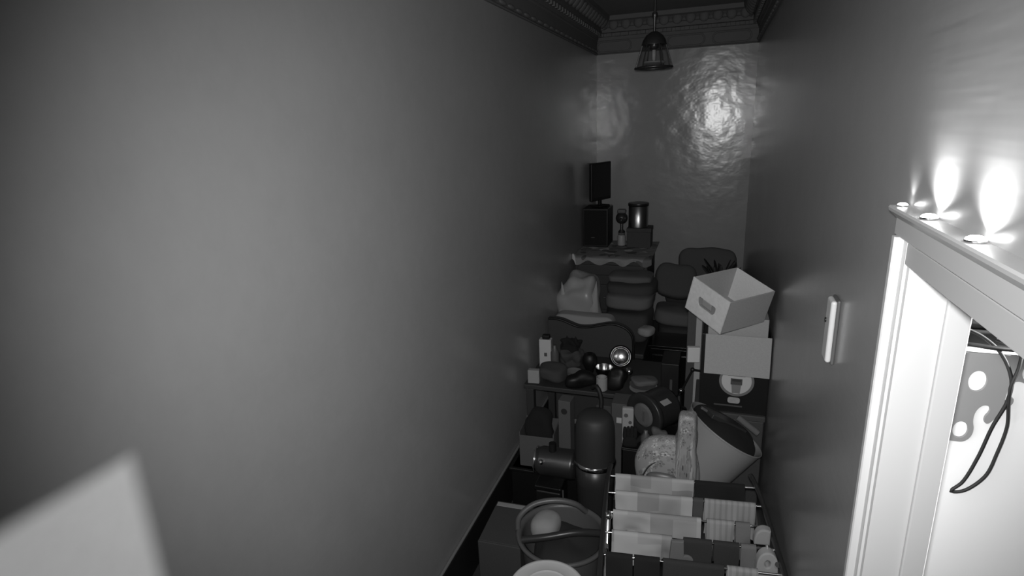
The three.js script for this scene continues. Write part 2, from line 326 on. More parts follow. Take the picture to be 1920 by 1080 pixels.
// ---------------------------------------------------------------- pendant lantern
{
  const x = -0.394, z = -3.9, t = thing('pendant_lantern', 'dark pendant lantern with glass shade hanging from the ceiling', 'lantern', [x, 2.52, z]);
  const top = CY - 2.52;
  part('ceiling_rose', lathe([[0.001, top - 0.035], [0.02, top - 0.035], [0.05, top - 0.01], [0.055, top], [0.001, top]]), M.darkMetal, t);
  part('rod', lathe([[0.007, 0.22], [0.007, 0.30], [0.016, 0.31], [0.016, 0.33], [0.007, 0.34], [0.007, top - 0.03]], 16), M.darkMetal, t);
  part('cap', lathe([[0.001, 0.225], [0.02, 0.225], [0.05, 0.205], [0.068, 0.178], [0.076, 0.15], [0.074, 0.147], [0.06, 0.16], [0.03, 0.17], [0.001, 0.175]]), M.darkMetal, t);
  part('glass_shade', lathe([[0.07, 0.15], [0.082, 0.11], [0.096, 0.06], [0.106, 0.02], [0.104, 0.018], [0.094, 0.06], [0.080, 0.11], [0.068, 0.148]]), M.glass, t);
  part('rim', moved(new THREE.TorusGeometry(0.112, 0.007, 10, 6).rotateX(Math.PI / 2), 0, 0.018, 0), M.darkMetal, t);
  for (let k = 0; k < 6; k++) { const a = k / 6 * Math.PI * 2; part('strut', bar([0.112 * Math.cos(a), 0.018, 0.112 * Math.sin(a)], [0.07 * Math.cos(a), 0.155, 0.07 * Math.sin(a)], 0.0035), M.darkMetal, t); }
  part('socket', lathe([[0.001, 0.175], [0.022, 0.17], [0.03, 0.15], [0.024, 0.125], [0.001, 0.12]], 20), M.darkMetal, t);
  part('bulb', lathe([[0.0005, 0.125], [0.011, 0.12], [0.013, 0.09], [0.010, 0.062], [0.0005, 0.055]], 20), M.plastic, t);
  part('drip_pan', lathe([[0.001, 0.042], [0.06, 0.042], [0.072, 0.05], [0.07, 0.053], [0.001, 0.046]]), M.plastic, t);
}

// ---------------------------------------------------------------- dresser in the corner and what stands on it
{
  const W = 0.60, top = 1.14, t = thing('dresser', 'dresser in the far corner under a draped runner', 'dresser', [-0.775, 0, -4.93]);
  part('body', rb(W, top - 0.03, 0.62, 0.006, 0, (top - 0.03) / 2, 0), M.wood, t);
  part('top_board', rb(W + 0.03, 0.03, 0.66, 0.006, 0, top - 0.015, 0), M.wood, t);
  for (const y of [0.30, 0.55, 0.80]) { const d = part('drawer', rb(W - 0.05, 0.22, 0.02, 0.006, 0, y, 0.315), M.wood, t); part('handle', bar([-0.05, y, 0.335], [0.05, y, 0.335], 0.006), M.steel, d); }
  const f = part('frieze_drawer', rb(W - 0.05, 0.09, 0.02, 0.006, 0, 1.035, 0.315), M.wood, t); part('handle', rb(0.012, 0.055, 0.02, 0.004, 0.27, 1.03, 0.335), M.steel, f, 'upright bright pull');
}
{ // patterned runner
  const m = canvasMat(512, 512, (c, w, h) => {
    c.fillStyle = '#8e8e8e'; c.fillRect(0, 0, w, h); let s = 5; const R = () => (s = (s * 16807) % 2147483647) / 2147483647;
    for (let i = 0; i < 70; i++) { c.fillStyle = ['#6f6f6f', '#5c5c5c', '#c4c4c4', '#8b8b8b'][i % 4]; c.beginPath(); c.ellipse(R() * w, R() * h, 12 + R() * 34, 8 + R() * 26, R() * 3, 0, 7); c.fill(); }
  }, { roughness: 0.9 });
  const g = (() => { // cloth lying over the top with front overhang and a peaked corner
    const nx = 40, ny = 40, pos = [], uv = [], idx = [];
    for (let j = 0; j <= ny; j++) for (let i = 0; i <= nx; i++) {
      const u = i / nx, v = j / ny; let x = -0.325 + 0.65 * u, z = -0.36 + 0.72 * v * 1.0, y = 0.004;
      const over = v - 0.92; if (over > 0) { z = 0.336 + 0.012; y = 0.004 - over / 0.08 * (0.05 + 0.02 * Math.sin(u * 22)); z += 0.012 * Math.sin(u * 30) * over / 0.08; }
      y += 0.004 * noise.noise(x * 14, z * 14, 1); if (u < 0.05 && v > 0.9) y += 0.03;
      pos.push(x, y, z); uv.push(u, v);
    }
    for (let j = 0; j < ny; j++) for (let i = 0; i < nx; i++) { const a = j * (nx + 1) + i; idx.push(a, a + nx + 1, a + 1, a + 1, a + nx + 1, a + nx + 2); }
    const b = new THREE.BufferGeometry(); b.setAttribute('position', new THREE.Float32BufferAttribute(pos, 3)); b.setAttribute('uv', new THREE.Float32BufferAttribute(uv, 2)); b.setIndex(idx); b.computeVertexNormals(); return b;
  })();
  single('table_runner', g, m, 'pale patterned cloth runner covering the dresser top', 'runner', [-0.765, 1.144, -4.93]);
}
{
  const y = 1.152;
  const c = thing('speaker_cabinet', 'black box shaped speaker on the dresser, carrying a dark monitor', 'speaker', [-0.970, y, -5.10]);
  part('body', rb(0.225, 0.34, 0.26, 0.006, 0, 0.17, 0), M.black, c); part('front_grille', rb(0.20, 0.31, 0.01, 0.004, 0, 0.17, 0.132), M.blackCloth, c);
  part('badge', rb(0.03, 0.006, 0.004, 0.001, -0.02, 0.085, 0.139), M.greyPlastic, c);
  const m = thing('monitor', 'thin dark monitor turned side-on above the black speaker', 'monitor', [-0.955, y + 0.342, -5.12], 66 * RAD);
  part('foot', rb(0.16, 0.012, 0.10, 0.005, 0, 0.006, 0), M.black, m); part('neck', rb(0.04, 0.06, 0.02, 0.004, 0, 0.04, -0.005), M.black, m);
  const p = part('screen_case', rb(0.30, 0.33, 0.03, 0.008, 0, 0.22, 0), M.black, m); part('screen', rb(0.27, 0.29, 0.004, 0.002, 0, 0.225, 0.0155), M.blackGloss, p);
  const w = thing('web_camera', 'dark ball headed gadget with a tiny bright dot, perched on a pale jar', 'gadget', [-0.752, y + 0.118, -5.06]);
  part('head', moved(new THREE.SphereGeometry(0.052, 24, 18), 0, 0.13, 0), M.darkPlastic, w); part('lens', moved(new THREE.CylinderGeometry(0.018, 0.018, 0.01, 20).rotateX(Math.PI / 2), 0, 0.12, 0.05), M.blackGloss, w);
  part('stand', lathe([[0.001, 0], [0.03, 0], [0.03, 0.01], [0.012, 0.03], [0.014, 0.08], [0.001, 0.09]], 20), M.darkPlastic, w); part('top', rb(0.075, 0.035, 0.06, 0.01, 0, 0.19, 0), M.greyPlastic, w); part('spot', moved(new THREE.SphereGeometry(0.008, 12, 10), 0.004, 0.118, 0.055), M.chrome, w);
  const j = thing('jar', 'small pale jar under the ball headed gadget', 'jar', [-0.752, y, -5.06]);
  part('body', lathe([[0.001, 0], [0.033, 0], [0.036, 0.01], [0.036, 0.085], [0.028, 0.1], [0.001, 0.1]]), M.plastic, j); part('lid', lathe([[0.001, 0.1], [0.030, 0.1], [0.030, 0.118], [0.001, 0.118]]), M.midCloth, j);
  const k = thing('grey_box', 'plain grey box on the dresser with a metal tin on top', 'box', [-0.592, y, -5.06]);
  part('base', rb(0.205, 0.14, 0.18, 0.008, 0, 0.07, 0), M.greyCard, k); part('lid', rb(0.212, 0.035, 0.187, 0.006, 0, 0.155, 0), M.greyCard, k);
  const n = thing('metal_tin', 'shiny round metal tin standing on the grey box', 'tin', [-0.608, y + 0.173, -5.06]);
  part('body', lathe([[0.001, 0], [0.084, 0], [0.086, 0.004], [0.084, 0.008], [0.084, 0.19], [0.001, 0.19]]), std(0.4, 0.3, { metalness: 1 }), n); part('lid', lathe([[0.001, 0.19], [0.088, 0.186], [0.089, 0.204], [0.085, 0.21], [0.001, 0.208]]), M.darkMetal, n);
}

// ---------------------------------------------------------------- bedding heap in front of the dresser
{
  const c = thing('blanket_chest', 'low dark chest under the heaped bedding', 'chest', [-0.745, 0, -4.275]);
  part('body', rb(0.63, 0.52, 0.56, 0.01, 0, 0.26, 0), M.wood, c); part('lid', rb(0.65, 0.04, 0.58, 0.01, 0, 0.55, 0), M.wood, c);
}
single('dark_blanket', moved(soft(0.36, 0.25, 0.38, 0.03, 5, 3, 0.4), 0, 0.125, 0), std(0.06, 0.95), 'folded dark blanket at the bottom of the bedding heap', 'blanket', [-0.575, 0.585, -4.30]);
{
  const t = thing('folded_sheet', 'pale folded sheet lying over the dark blanket', 'sheet', [-0.565, 0.855, -4.33]);
  part('lower_fold', moved(soft(0.36, 0.12, 0.38, 0.02, 7, 6, 0.42), 0, 0.05, 0.02), M.midCloth, t); part('upper_fold', moved(soft(0.37, 0.10, 0.34, 0.02, 8, 9, 0.45), 0.01, 0.13, -0.03), M.greyCloth, t); part('top_fold', moved(soft(0.34, 0.07, 0.26, 0.02, 8, 12, 0.5), -0.01, 0.19, -0.07), M.midCloth, t);
}
{
  const t = thing('plastic_bag', 'bulging translucent plastic bag beside the bedding heap', 'plastic bag', [-0.928, 0.572, -4.19]);
  part('body', moved(soft(0.30, 0.52, 0.30, 0.07, 7, 21, 0.62), 0, 0.28, 0), M.film, t);
  part('contents', moved(soft(0.24, 0.44, 0.2, 0.05, 7, 25, 0.6), 0, 0.25, -0.01), M.midCloth, t);
  const ear = (x, h, r) => { const g = new THREE.ConeGeometry(0.06, h, 14, 6); const p = g.attributes.position; for (let i = 0; i < p.count; i++) p.setX(i, p.getX(i) + 0.015 * noise.noise(p.getY(i) * 20, x * 9, 1)); g.scale(1, 1, 0.5); g.computeVertexNormals(); g.rotateZ(r); return g; };
  part('handle', moved(ear(1, 0.30, -0.12), 0.125, 0.37, 0.12), M.film, t); part('handle', moved(ear(3, 0.28, 0.1), -0.115, 0.36, 0.11), M.film, t);
}
{ // headboard with dark piping
  const t = thing('headboard', 'grey upholstered headboard edged with dark curved piping', 'headboard', [-1.076, 0, -3.82]);
  const edge = [[0.0, 0.872], [0.05, 0.875], [0.10, 0.868], [0.16, 0.846], [0.22, 0.828], [0.30, 0.832], [0.38, 0.852], [0.45, 0.866], [0.51, 0.858], [0.565, 0.83], [0.598, 0.785], [0.606, 0.72], [0.606, 0.45]];
  const s = new THREE.Shape(); s.moveTo(0, 0.1); const cv = new THREE.SplineCurve(edge.map((a) => new THREE.Vector2(...a))); for (const p of cv.getPoints(60)) s.lineTo(p.x, p.y); s.lineTo(0.606, 0.1); s.closePath();
  part('panel', shapeGeo(s, 0.05, 0.006), M.midGrey, t);
  part('piping', tube(edge.map(([x, y]) => [x, y + 0.004, 0.056]), 0.0085, 80, 8), M.black, t, 'dark piping');
  part('leg', rb(0.04, 0.12, 0.05, 0.004, 0.05, 0.06, 0.025), M.wood, t); part('leg', rb(0.04, 0.12, 0.05, 0.004, 0.55, 0.06, 0.025), M.wood, t);
}
single('folded_mattress', moved(soft(0.46, 0.885, 0.12, 0.015, 4, 31, 0.22), 0, 0.44, 0), M.paleCloth, 'thin pale mattress standing upright right behind the headboard', 'mattress', [-0.845, 0, -3.91], 0);
single('white_cloth', moved(soft(0.11, 0.06, 0.10, 0.02, 9, 33, 0.6), 0, 0.02, 0), M.paleCloth, 'small pale cloth spilling past the headboard corner', 'cloth', [-0.40, 0.77, -3.90], -0.4);

// ---------------------------------------------------------------- sofa at the end wall
{
  const t = thing('sofa', 'grey cushioned seat against the end wall', 'sofa', [-0.06, 0, -5.08]);
  part('base', rb(0.68, 0.33, 0.94, 0.02, 0, 0.215, -0.04), M.blackCloth, t); part('seat_cushion', moved(soft(0.66, 0.16, 0.74, 0.01, 5, 41, 0.3), 0, 0.465, 0.04), M.greyCloth, t);
  part('backrest', moved(soft(0.68, 0.40, 0.14, 0.01, 5, 42, 0.35), 0, 0.66, -0.48), M.greyCloth, t);
  for (const x of [-0.3, 0.3]) for (const z of [-0.38, 0.38]) part('leg', bar([x, 0, z], [x, 0.05, z], 0.02), M.wood, t);
}
single('cushion', soft(0.34, 0.30, 0.14, 0.02, 6, 51, 0.55).rotateX(-0.5).rotateZ(-0.12), std(0.09, 0.95), 'dark square cushion leaning on the sofa back beside the dresser', 'cushion', [-0.27, 0.88, -4.93], 0.2);
single('cushion', soft(0.36, 0.14, 0.34, 0.02, 6, 55, 0.5).rotateZ(-0.15), M.midCloth, 'flat grey cushion lying below the dark square cushion', 'cushion', [-0.24, 0.645, -4.74], 0.1);
single('bed_pillow', soft(0.50, 0.30, 0.13, 0.02, 6, 53, 0.5).rotateX(-0.3), std(0.10, 0.95), 'wide grey pillow propped against the end wall', 'pillow', [-0.02, 0.93, -5.38], 0.03);
{
  const t = thing('dried_plant', 'dark spray of leaves in a pot behind the white open box', 'plant', [0.085, 0.552, -4.72]);
  part('pot', lathe([[0.001, 0], [0.05, 0], [0.065, 0.14], [0.07, 0.15], [0.06, 0.15], [0.05, 0.12], [0.001, 0.12]], 28), M.black, t);
  for (let k = 0; k < 18; k++) {
    const a = rr(-0.9, 0.9), l = rr(0.08, 0.14), b = rr(-0.5, 0.5), g = new THREE.SphereGeometry(1, 10, 6); g.scale(0.017, l / 2, 0.005); g.translate(0, l * 0.6, 0); g.rotateY(rr(0, 3)); g.rotateZ(-a); g.translate(0.10 * Math.sin(a) * 0.8, 0.43 + rr(-0.03, 0.04), 0.05 * b); part('leaf', g, M.rubber, t);
  }
  for (const x of [-0.05, 0, 0.05]) part('stem', tube([[0, 0.12, 0], [x * 0.3, 0.28, 0], [x, 0.45, 0]], 0.005, 14, 6), M.rubber, t);
}
{
  const t = thing('black_chest', 'black low chest of drawers in front of the sofa', 'chest', [-0.21, 0, -4.25]);
  part('body', rb(0.36, 0.58, 0.28, 0.008, 0, 0.29, 0), M.blackGloss, t); part('top', rb(0.38, 0.025, 0.30, 0.006, 0, 0.592, 0), M.blackGloss, t);
  for (const y of [0.16, 0.42]) part('drawer', rb(0.33, 0.22, 0.014, 0.004, 0, y, 0.144), M.blackGloss, t);
}

// ---------------------------------------------------------------- stacked cartons by the doorway wall
{ // carton under everything
  const t = thing('storage_carton', 'dark plain carton at the bottom of the stack by the wall', 'carton', [0.13, 0, -2.905]);
  part('body', rb(0.32, 0.80, 0.36, 0.006, 0, 0.40, 0), M.darkCard, t); part('lid', rb(0.33, 0.03, 0.37, 0.006, 0, 0.815, 0), M.darkCard, t);
}
{ // black carton with round picture and white flap
  const t = thing('printed_carton', 'black carton printed with a pale disc, white flap folded out', 'carton', [0.142, 0.83, -2.90]);
  const W = 0.305, Hh = 0.40, Dp = 0.32;
  part('back', rb(W, Hh, 0.006, 0.002, 0, Hh / 2, -Dp / 2), M.blackCard, t); part('bottom', rb(W, 0.006, Dp, 0.002, 0, 0.003, 0), M.blackCard, t);
  part('side', rb(0.006, Hh, Dp, 0.002, -W / 2, Hh / 2, 0), M.blackCard, t); part('side', rb(0.006, Hh, Dp, 0.002, W / 2, Hh / 2, 0), M.blackCard, t);
  const front = part('front', rb(W, Hh, 0.006, 0.002, 0, Hh / 2, Dp / 2), M.blackCard, t);
  const pm = canvasMat(512, 512, (c, w, h) => {
    c.fillStyle = '#0c0c0c'; c.fillRect(0, 0, w, h);
    c.fillStyle = '#6f6f6f'; c.beginPath(); c.arc(256, 226, 206, 0, 7); c.fill(); c.fillStyle = '#b9b9b9'; c.beginPath(); c.arc(256, 222, 176, 0, 7); c.fill();
    c.fillStyle = '#8a8a8a'; c.fillRect(150, 120, 206, 40); c.fillStyle = '#4a4a4a'; c.fillRect(188, 190, 136, 84); c.fillStyle = '#333'; c.fillRect(204, 200, 104, 30);
    c.fillStyle = '#777'; c.beginPath(); c.moveTo(198, 274); c.lineTo(314, 274); c.lineTo(302, 390); c.lineTo(210, 390); c.fill();
  }, { roughness: 0.5 });
  const disc = new THREE.CircleGeometry(0.081, 48); disc.translate(0.012, 0.168, Dp / 2 + 0.004);
  const duv = disc.attributes.uv; for (let i = 0; i < duv.count; i++) duv.setXY(i, 0.5 + (duv.getX(i) - 0.5) * 0.82, 0.56 + (duv.getY(i) - 0.5) * 0.82);
  part('round_print', disc, pm, front, 'pale round print showing a cup');
  const pill = new THREE.Shape(); { const w = 0.028, h = 0.016, r = 0.012; pill.absarc(w - r, h - r, r, 0, Math.PI / 2); pill.absarc(-w + r, h - r, r, Math.PI / 2, Math.PI); pill.absarc(-w + r, -h + r, r, Math.PI, 1.5 * Math.PI); pill.absarc(w - r, -h + r, r, 1.5 * Math.PI, 2 * Math.PI); }
  part('label_print', moved(new THREE.ShapeGeometry(pill, 8), 0.005, 0.066, Dp / 2 + 0.004), M.card, front, 'pale rounded label');
  part('text_strip', moved(new THREE.PlaneGeometry(0.13, 0.008), -0.02, 0.036, Dp / 2 + 0.004), M.greyCard, front, 'dim line of print');
  part('flap', placed(rb(0.292, 0.195, 0.005, 0.002, 0, -0.0975, 0), [1, 0, 0], [0, 0.99, -0.14], [0, 0.14, 0.99], [0.006, 0.405, Dp / 2 + 0.012]), M.card, t, 'white inside of the folded-out flap');
  part('packing', rb(0.27, 0.12, 0.26, 0.004, 0.004, 0.415, -0.01), M.card, t, 'pale packing sheets standing up out of the carton');
  part('flap', placed(rb(0.29, 0.15, 0.005, 0.002, 0, 0.075, 0), [1, 0, 0], [0, 0.35, 0.94], [0, -0.94, 0.35], [0, 0.402, -Dp / 2]), M.card, t);
}
{ // white open box with hand hole
  const t = thing('open_box', 'white open cardboard box with a hand hole, tilted on the carton stack', 'box', [0.077, 1.342, -2.709]);
  t.rotation.set(0.015, -0.77, -0.294, 'YXZ');
  const W = 0.23, Dp = 0.275, Hh = 0.168, th = 0.005;
  const side = new THREE.Shape(); side.moveTo(-W / 2, 0); side.lineTo(W / 2, 0); side.lineTo(W / 2, Hh); side.lineTo(-W / 2, Hh); side.closePath();
  const hole = new THREE.Path(); hole.moveTo(-0.048, 0.100); hole.lineTo(0.048, 0.100); hole.bezierCurveTo(0.060, 0.092, 0.055, 0.056, 0.034, 0.056); hole.lineTo(-0.034, 0.056); hole.bezierCurveTo(-0.055, 0.056, -0.060, 0.092, -0.048, 0.100); side.holes.push(hole);
  part('end_panel', moved(shapeGeo(side, th), 0, 0, Dp / 2 - th), M.whiteCard, t, 'end panel with a hand hole'); part('end_panel', rb(W, Hh, th, 0.002, 0, Hh / 2, -Dp / 2 + th / 2), M.whiteCard, t);
  part('side_panel', rb(th, Hh, Dp, 0.002, -W / 2 + th / 2, Hh / 2, 0), M.card, t); part('side_panel', rb(th, Hh, Dp, 0.002, W / 2 - th / 2, Hh / 2, 0), M.card, t);  // sides and bottom in darker card than the ends: shade put into the colour
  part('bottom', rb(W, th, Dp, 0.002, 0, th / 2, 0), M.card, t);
  part('hand_flap', rb(0.056, 0.036, 0.004, 0.002).rotateX(0.25).translate(-0.004, 0.080, Dp / 2 - 0.008), M.card, t);
}
{
  const t = thing('slim_carton', 'slim pale carton standing upright behind the black printed carton', 'carton', [-0.035, 0.0, -3.145]);
  part('body', rb(0.12, 1.22, 0.10, 0.004, 0, 0.61, 0), M.greyCard, t); part('tape', rb(0.03, 1.2, 0.002, 0.0005, 0, 0.61, 0.051), M.card, t);
}
single('paper_bundle', rb(0.064, 0.085, 0.03, 0.004), M.whiteCard, 'small white paper packet by the black printed carton', 'packet', [-0.055, 1.02, -2.98], 0.2);

// ---------------------------------------------------------------- tipped tub full of dark things
{
  const t = thing('laundry_tub', 'big pale round tub tipped against the wall, filled with dark things', 'tub', [0.112, 0.85, -2.53]);
  const Q = new THREE.Matrix4().makeRotationFromEuler(new THREE.Euler(-10 * RAD, 0, -31 * RAD, 'XYZ'));
  const put = (n, g, m) => { g.applyMatrix4(Q); return part(n, g, m, t); };
  put('shell', lathe([[0.001, -0.34], [0.12, -0.34], [0.135, -0.33], [0.180, -0.01], [0.184, -0.004], [0.185, 0], [0.183, 0.003], [0.178, 0.0], [0.172, -0.02], [0.128, -0.32], [0.001, -0.325]], 56), std(0.25, 0.45));
  put('dark_fill', moved(soft(0.315, 0.12, 0.32, 0.02, 9, 61, 0.9), 0.005, -0.018, -0.012), M.blackCloth);
}
single('magazine', rb(0.20, 0.02, 0.10, 0.004).rotateZ(-0.55).rotateY(0.5), M.darkPlastic, 'dark glossy magazine lying in the tipped tub', 'magazine', [0.10, 0.90, -2.52], 0);
single('wooden_stick', rb(0.16, 0.012, 0.014, 0.003).rotateZ(-0.62).rotateY(0.4), M.greyPlastic, 'thin grey stick across the tipped tub', 'stick', [0.06, 0.925, -2.50]);
single('paper_roll', bar([-0.045, 0.03, 0], [0.045, -0.03, 0.02], 0.014, 16), M.midCloth, 'short pale roll poking from the tipped tub by the wall', 'roll', [0.205, 0.87, -2.56]);

// ---------------------------------------------------------------- table with the clutter along the bare wall
{
  const t = thing('side_table', 'dark table buried under small clutter by the bare wall', 'table', [-0.62, 0, -3.44]);
  part('top', rb(0.92, 0.03, 0.56, 0.006, 0, 0.625, 0), M.wood, t);
  for (const x of [-0.42, 0.42]) for (const z of [-0.25, 0.25]) part('leg', rb(0.05, 0.61, 0.05, 0.004, x, 0.305, z), M.wood, t);
}
const TY = 0.640;
{
  const t = thing('white_packet', 'small upright white box with a black top against the bare wall', 'box', [-1.015, TY, -3.47], 0.06);
  part('carton', rb(0.082, 0.20, 0.05, 0.003, 0, 0.10, 0), M.white, t); part('cap', rb(0.052, 0.03, 0.04, 0.008, 0.005, 0.215, 0), M.black, t); part('emblem', rb(0.02, 0.025, 0.002, 0.0005, 0.003, 0.095, 0.026), M.greyPlastic, t);
}
single('grey_bottle', lathe([[0.001, 0], [0.026, 0], [0.028, 0.01], [0.028, 0.12], [0.012, 0.15], [0.012, 0.17], [0.001, 0.17]], 24), M.greyPlastic, 'grey bottle beside the small upright white box', 'bottle', [-0.945, TY, -3.44]);
{
  const t = thing('soft_toy', 'black shaggy toy sitting before the headboard', 'toy', [-0.845, TY + 0.006, -3.50]);
  part('body', moved(soft(0.13, 0.13, 0.10, 0.04, 20, 71, 0.8), 0, 0.065, 0), M.greyCloth, t);
  const h = part('head', moved(soft(0.125, 0.08, 0.10, 0.04, 26, 73, 0.8), -0.005, 0.155, 0), M.blackCloth, t);
  for (const s of [-1, 1]) part('ear', moved(new THREE.ConeGeometry(0.018, 0.045, 12), s * 0.03, 0.195, 0), M.blackCloth, h);
}
{
  const t = thing('black_vase', 'black pear shaped vase in front of the headboard', 'vase', [-0.70, TY, -3.40]);
  part('body', lathe([[0.001, 0], [0.02, 0], [0.022, 0.02], [0.03, 0.045], [0.05, 0.09], [0.047, 0.125], [0.034, 0.148], [0.024, 0.152], [0.001, 0.14]], 32), M.black, t); part('neck', lathe([[0.012, -0.0], [0.018, 0.0], [0.02, 0.03], [0.012, 0.03]], 20), M.black, t);
}
{
  const t = thing('shaving_mirror', 'round mirror with a black rim and a bright shine', 'mirror', [-0.51, TY, -3.46], 0.12);
  part('foot', lathe([[0.001, 0], [0.05, 0], [0.05, 0.008], [0.01, 0.016], [0.001, 0.016]], 24), M.blackGloss, t); part('post', bar([0, 0.01, -0.01], [0, 0.10, -0.012], 0.006), M.blackGloss, t);
  const tilt = new THREE.Matrix4().makeRotationX(-24 * RAD); const P = (n, g, m) => { g.applyMatrix4(tilt); g.translate(0, 0.125, 0); return part(n, g, m, t); };
  P('rim', new THREE.TorusGeometry(0.062, 0.011, 12, 36), M.blackGloss); P('mirror_face', (() => { const g = new THREE.SphereGeometry(0.12, 30, 14, 0, Math.PI * 2, 0, 0.52); g.rotateX(Math.PI / 2); g.translate(0, 0, -0.104); return g; })(), M.steel); P('back', moved(new THREE.CylinderGeometry(0.058, 0.05, 0.012, 30).rotateX(Math.PI / 2), 0, 0, -0.014), M.blackGloss);
}
single('metal_ball', moved(new THREE.SphereGeometry(0.024, 20, 16), 0, 0.024, 0), M.steel, 'little shiny metal ball below the round mirror', 'metal ball', [-0.438, 0.70, -3.33]);
{
  const t = thing('cup', 'pale shiny cup with a dark base ring', 'cup', [-0.60, TY, -3.36]);
  part('bowl', lathe([[0.02, 0.012], [0.035, 0.02], [0.052, 0.055], [0.056, 0.085], [0.053, 0.085], [0.048, 0.056], [0.03, 0.024], [0.001, 0.02]], 32), M.steel, t); part('base', lathe([[0.001, 0], [0.03, 0], [0.028, 0.014], [0.001, 0.014]], 24), M.black, t);
}
{
  const t = thing('plate_stack', 'stack of pale plates on a pale carton behind the dark spool', 'plates', [-0.345, 0.641, -3.26]);
  for (let k = 0; k < 3; k++) part('plate', moved(lathe([[0.001, 0], [0.05, 0], [0.078, 0.012], [0.08, 0.016], [0.05, 0.006], [0.001, 0.006]], 32), 0.006 * (k % 2), k * 0.013, 0), k === 2 ? M.midCloth : M.card, t);
}
single('folded_paper', soft(0.15, 0.035, 0.11, 0.015, 14, 77, 0.5), M.midCloth, 'crumpled grey paper lying on the plate stack', 'paper', [-0.335, 0.705, -3.26], 0.4);
{
  const t = thing('pale_carton', 'pale narrow carton under the stack of plates', 'carton', [-0.40, 0, -3.088]);
  part('body', rb(0.19, 0.655, 0.14, 0.004, 0, 0.3275, 0), M.dullCard, t); part('print', rb(0.05, 0.03, 0.002, 0.0005, 0.02, 0.58, 0.071), M.greyCard, t); part('sticker', rb(0.03, 0.035, 0.002, 0.0005, -0.05, 0.55, 0.071), M.white, t);
}
{
  const t = thing('binder', 'tall black binder standing beside the plates', 'binder', [-0.18, TY - 0.0, -3.22]);
  part('cover', rb(0.10, 0.25, 0.20, 0.005, 0, 0.125, 0), M.black, t); part('label', rb(0.014, 0.09, 0.002, 0.0005, 0.008, 0.11, 0.101), M.greyCard, t); part('ring', moved(new THREE.TorusGeometry(0.012, 0.003, 8, 20), 0, 0.05, 0.101), M.steel, t);
}
{
  const t = thing('lamp_arm', 'black jointed lamp arm reaching past the slim pale carton', 'lamp arm', [-0.09, 0.66, -3.0]);
  part('lower_arm', bar([-0.03, 0.1, 0], [0.035, 0.27, 0.02], 0.006), M.black, t); part('upper_arm', bar([0.035, 0.27, 0.02], [0.085, 0.28, 0.05], 0.006), M.black, t); part('joint', moved(new THREE.SphereGeometry(0.012, 14, 10), 0.035, 0.27, 0.02), M.black, t);
  part('base', lathe([[0.001, 0], [0.045, 0], [0.045, 0.02], [0.02, 0.03], [0.012, 0.1], [0.001, 0.1]], 20).translate(-0.03, 0, 0), M.black, t); part('stud', moved(new THREE.SphereGeometry(0.012, 12, 10), -0.02, 0.14, 0.02), M.steel, t);
}
// dark spool with a pale hub
{
  const t = thing('cable_spool', 'fat dark spool with a pale hub and a paper tag', 'spool', [-0.248, 0.703, -2.90], -0.62);
  const put = (n, g, m, l) => { g.rotateX(Math.PI / 2); return part(n, g, m, t, l); };
  put('drum', lathe([[0.001, -0.11], [0.10, -0.11], [0.108, -0.09], [0.108, 0.045], [0.119, 0.05], [0.122, 0.075], [0.115, 0.085], [0.072, 0.085], [0.07, 0.07], [0.001, 0.07]], 48), M.darkPlastic);
  put('hub', lathe([[0.001, 0.088], [0.05, 0.09], [0.066, 0.084], [0.066, 0.066], [0.001, 0.066]], 36), M.midCloth, 'pale hub disc');
  part('hub_slot', rb(0.014, 0.06, 0.006, 0.002, 0.012, 0, 0.089), M.greyPlastic, t);
  part('paper_tag', rb(0.035, 0.003, 0.06, 0.001, 0.045, 0.108, 0.0).rotateZ(-0.4), M.card, t);
}
single('crate', [rb(0.33, 0.02, 0.30, 0.004, 0, 0.01, 0), rb(0.33, 0.57, 0.012, 0.004, 0, 0.285, 0.144), rb(0.33, 0.57, 0.012, 0.004, 0, 0.285, -0.144), rb(0.012, 0.57, 0.30, 0.004, -0.159, 0.285, 0), rb(0.012, 0.57, 0.30, 0.004, 0.159, 0.285, 0), rb(0.33, 0.012, 0.30, 0.004, 0, 0.574, 0)], M.black, 'black crate holding up the dark spool', 'crate', [-0.222, 0, -2.835]);
